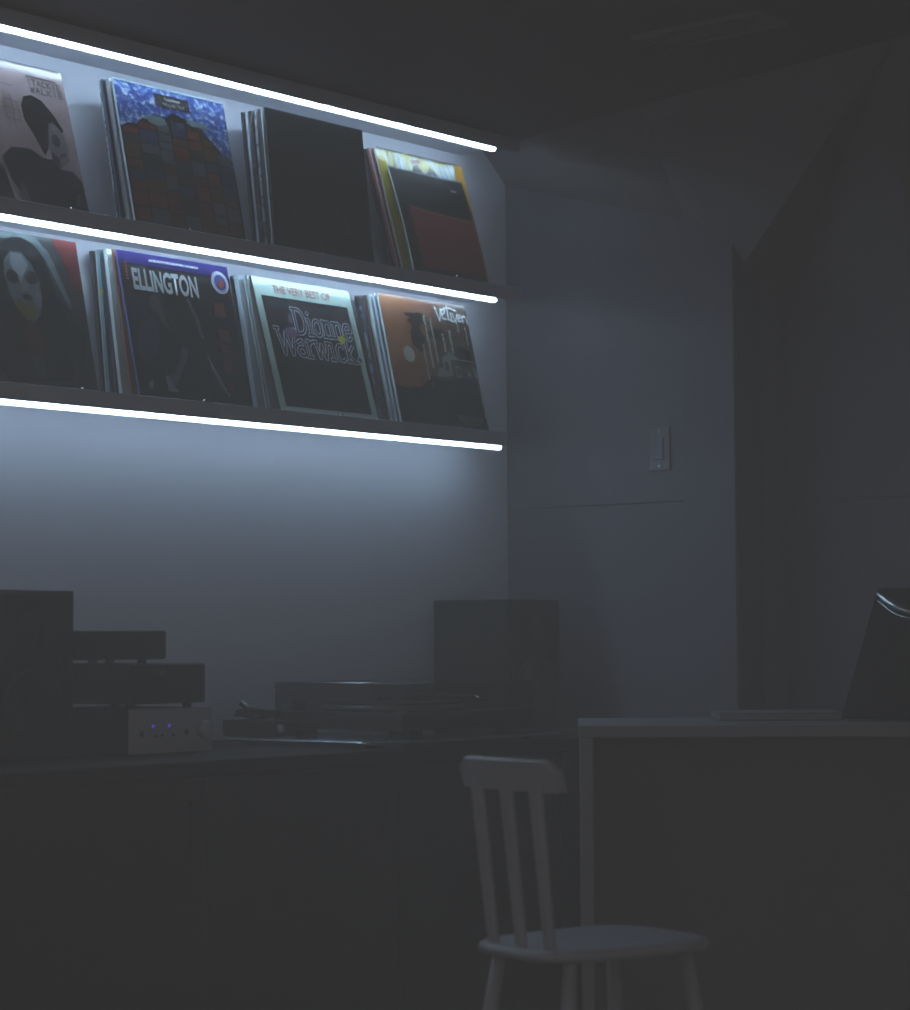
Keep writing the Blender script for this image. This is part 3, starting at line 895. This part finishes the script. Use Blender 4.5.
# ------------------------------------------------------------------ desk (turned towards the viewer)
RH = Vector((.642, -.767, 0)).normalized()
FH = Vector((.767, .642, 0)).normalized()
ROT = math.atan2(RH.y, RH.x)


def spot(depth, lat):
    p = FH * depth + RH * lat
    return (p.x, p.y)


DZ = H - .168
dx, dy = spot(4.40, .230)
DL, DD = 1.10, .42
t = thing('desk', 'grey desk with a slab side and recessed dark back panel behind the chair', 'desk', (dx, dy, 0), ROT - .05)
link('top', B((0, DL, 0, DD, DZ - .022, DZ), bevel=.002), M_desk, t)
link('side_panel', B((.003, .027, .003, DD - .003, 0, DZ - .022), bevel=.0015), M_desk, t)
link('side_panel', B((DL - .027, DL - .003, .003, DD - .003, 0, DZ - .022), bevel=.0015), M_desk, t)
link('back_panel', B((.027, DL - .027, .20, .218, .12, DZ - .022), bevel=.001), M_deskin, t)

bx_, by_ = spot(4.60, .515)
t = thing('closed_notebook', 'flat grey closed notebook lying on the desk', 'notebook', (bx_, by_, DZ), ROT)
link('cover', B((0, .245, 0, .17, 0, .003), bevel=.001), M_deskin, t)
link('pages', B((.003, .242, .003, .167, .003, .013)), M_white, t)
link('cover', B((0, .245, 0, .17, .013, .016), bevel=.001), M_desk, t)

# leaning record in a glossy wrapper
lx, ly = spot(4.60, .755)
e_rot = ROT - math.radians(34)
s = Sleeve('black record in a glossy plastic wrapper leaning back on the desk at the right', lx, ly, DZ + .006, math.radians(36), .315, .006, (.012, .012, .013), (.012, .012, .013), group=None, rotz=e_rot)
if 'group' in s.root:
    del s.root['group']
M_wrap = mat('plastic_wrapper', (.80, .88, .92), .14, .8, metal=1.0)
pts = [s.p(.015 + .30 * q, .945 - .16 * math.sin(q * 1.7), .006 + .012 * math.sin(q * PI)) for q in [i / 14 for i in range(15)]]
link('wrapper_fold', tube(pts, [.005 + .004 * math.sin(i / 14 * PI) for i in range(15)], 10), M_wrap, s.root, True)
pts = [s.p(.03 + .29 * q, .89 - .14 * math.sin(q * 1.7), .005) for q in [i / 14 for i in range(15)]]
link('wrapper_fold', tube(pts, .0022, 8), M_wrap, s.root, True)
s.polys('violet_band', [[(.06, .80), (.5, .62), (.5, .57), (.06, .75)]], (.03, .03, .055))
link('easel_strut', tube([s.p(.5, .75, -.010), (.158, .29, 0.002)], .006, 8), M_case, s.root, True)
link('easel_ledge', B((.02, .295, -.020, .004, -.006, -.004), bevel=.001), M_case, s.root)

# ------------------------------------------------------------------ chair
SZ = H - .482
cx_, cy_ = spot(3.78, .217)
# chair frame: local +x = forward (where a sitter faces), local y across
fwd = (RH * .80 + FH * .60).normalized()
CR = math.atan2(fwd.y, fwd.x)
t = thing('wooden_chair', 'white wooden chair with a slatted back in front of the desk', 'chair', (cx_, cy_, 0), CR)
SW, SD = .265, .358
# seat: softly rounded board
bm = bmesh.new()
N = 40
def seat_ring(k, z):
    out = []
    for i in range(N):
        a = 2 * PI * i / N
        ca, sa = math.cos(a), math.sin(a)
        q = 3.6
        r = (abs(ca) ** q + abs(sa) ** q) ** (-1 / q)
        ww = SW / 2 * (1.0 + .06 * ca)
        out.append(bm.verts.new((SD / 2 * r * ca * k, ww * r * sa * k, z)))
    return out
rings = [seat_ring(.90, -.019), seat_ring(.975, -.016), seat_ring(1.0, -.009), seat_ring(.985, -.003), seat_ring(.94, 0), seat_ring(.6, -.004), seat_ring(.2, -.005)]
for a_, b_ in zip(rings[:-1], rings[1:]):
    for i in range(N):
        bm.faces.new((a_[i], a_[(i + 1) % N], b_[(i + 1) % N], b_[i]))
bm.faces.new(rings[0][::-1])
bm.faces.new(rings[-1])
bmesh.ops.recalc_face_normals(bm, faces=list(bm.faces))
link('seat', bm, M_white, t, True, (0, 0, SZ))
for sx in (-1, 1):
    for sy in (-1, 1):
        top = Vector((sx * SD * .33, sy * SW * .33, SZ - .016))
        bot = Vector((sx * SD * .50, sy * SW * .50, 0))
        link('leg', tube([top, top.lerp(bot, .3), top.lerp(bot, .6), bot], [.011, .0135, .0125, .009], 14), M_white, t, True)
for sy in (-1, 1):
    a_ = Vector((-SD * .415, sy * SW * .415, SZ * .48))
    link('stretcher', tube([a_, Vector((SD * .415, sy * SW * .415, SZ * .48))], .008, 10), M_white, t, True)
BH = .293     # top of back above the seat
LEAN = .030
xb = -SD * .40
for k, sy in enumerate((-.265, 0, .265)):
    a_ = Vector((xb, sy * SW, SZ - .006))
    b_ = Vector((xb - LEAN, sy * SW * 1.05, SZ + BH - .04))
    bm = bmesh.new()
    secs = []
    for q in range(6):
        c = a_.lerp(b_, q / 5)
        hw = .0115 + .0035 * q / 5
        th = .006
        secs.append([bm.verts.new(c + Vector((px, py, 0))) for px, py in ((-th, -hw * .7), (-th, hw * .7), (-th * .4, hw), (th * .4, hw), (th, hw * .7), (th, -hw * .7), (th * .4, -hw), (-th * .4, -hw))])
    for p_, q_ in zip(secs[:-1], secs[1:]):
        for i in range(8):
            bm.faces.new((p_[i], p_[(i + 1) % 8], q_[(i + 1) % 8], q_[i]))
    bm.faces.new(secs[0])
    bm.faces.new(secs[-1])
    bmesh.ops.recalc_face_normals(bm, faces=list(bm.faces))
    link('back_slat', bm, M_white, t)
# crest rail: curved board with rounded top corners
bm = bmesh.new()
CWD = .238
secs = []
for i in range(17):
    q = -1 + 2 * i / 16
    xx = xb - LEAN + .014 * (q * q) + .004
    drop = .014 * max(0, (abs(q) - .8) / .2) ** 2
    y_ = q * CWD / 2
    z0, z1 = SZ + BH - .050, SZ + BH - drop
    th = .0095
    ln = -.010
    secs.append([bm.verts.new(v) for v in ((xx - th, y_, z0), (xx + th, y_, z0), (xx + th + ln, y_, z1 - .004), (xx + th * .5 + ln, y_, z1), (xx - th * .5 + ln, y_, z1), (xx - th + ln, y_, z1 - .004))])
for p_, q_ in zip(secs[:-1], secs[1:]):
    for i in range(6):
        bm.faces.new((p_[i], p_[(i + 1) % 6], q_[(i + 1) % 6], q_[i]))
bm.faces.new(secs[0])
bm.faces.new(secs[-1])
bmesh.ops.recalc_face_normals(bm, faces=list(bm.faces))
link('crest_rail', bm, M_white, t)

# ------------------------------------------------------------------ added haze that lifts the blacks evenly, not part of the room
hm = bpy.data.materials.new('black_lift_haze')
hm.use_nodes = True
nt = hm.node_tree
nt.nodes.remove(nt.nodes['Principled BSDF'])
sc_ = nt.nodes.new('ShaderNodeVolumeScatter')
sc_.inputs['Color'].default_value = (1.0, 1.0, 1.0, 1)
sc_.inputs['Density'].default_value = HAZE_DENSITY
sc_.inputs['Anisotropy'].default_value = 0.0
nt.links.new(sc_.outputs[0], nt.nodes['Material Output'].inputs['Volume'])
hz = link('haze', B((-1.9, 4.9, -2.3, WALL_Y + .02, -.03, FLAT + .05)), hm)
hz['kind'] = 'stuff'
hz['label'] = 'added thin even haze veiling the whole dark room to lift its blacks'
hz['category'] = 'haze'
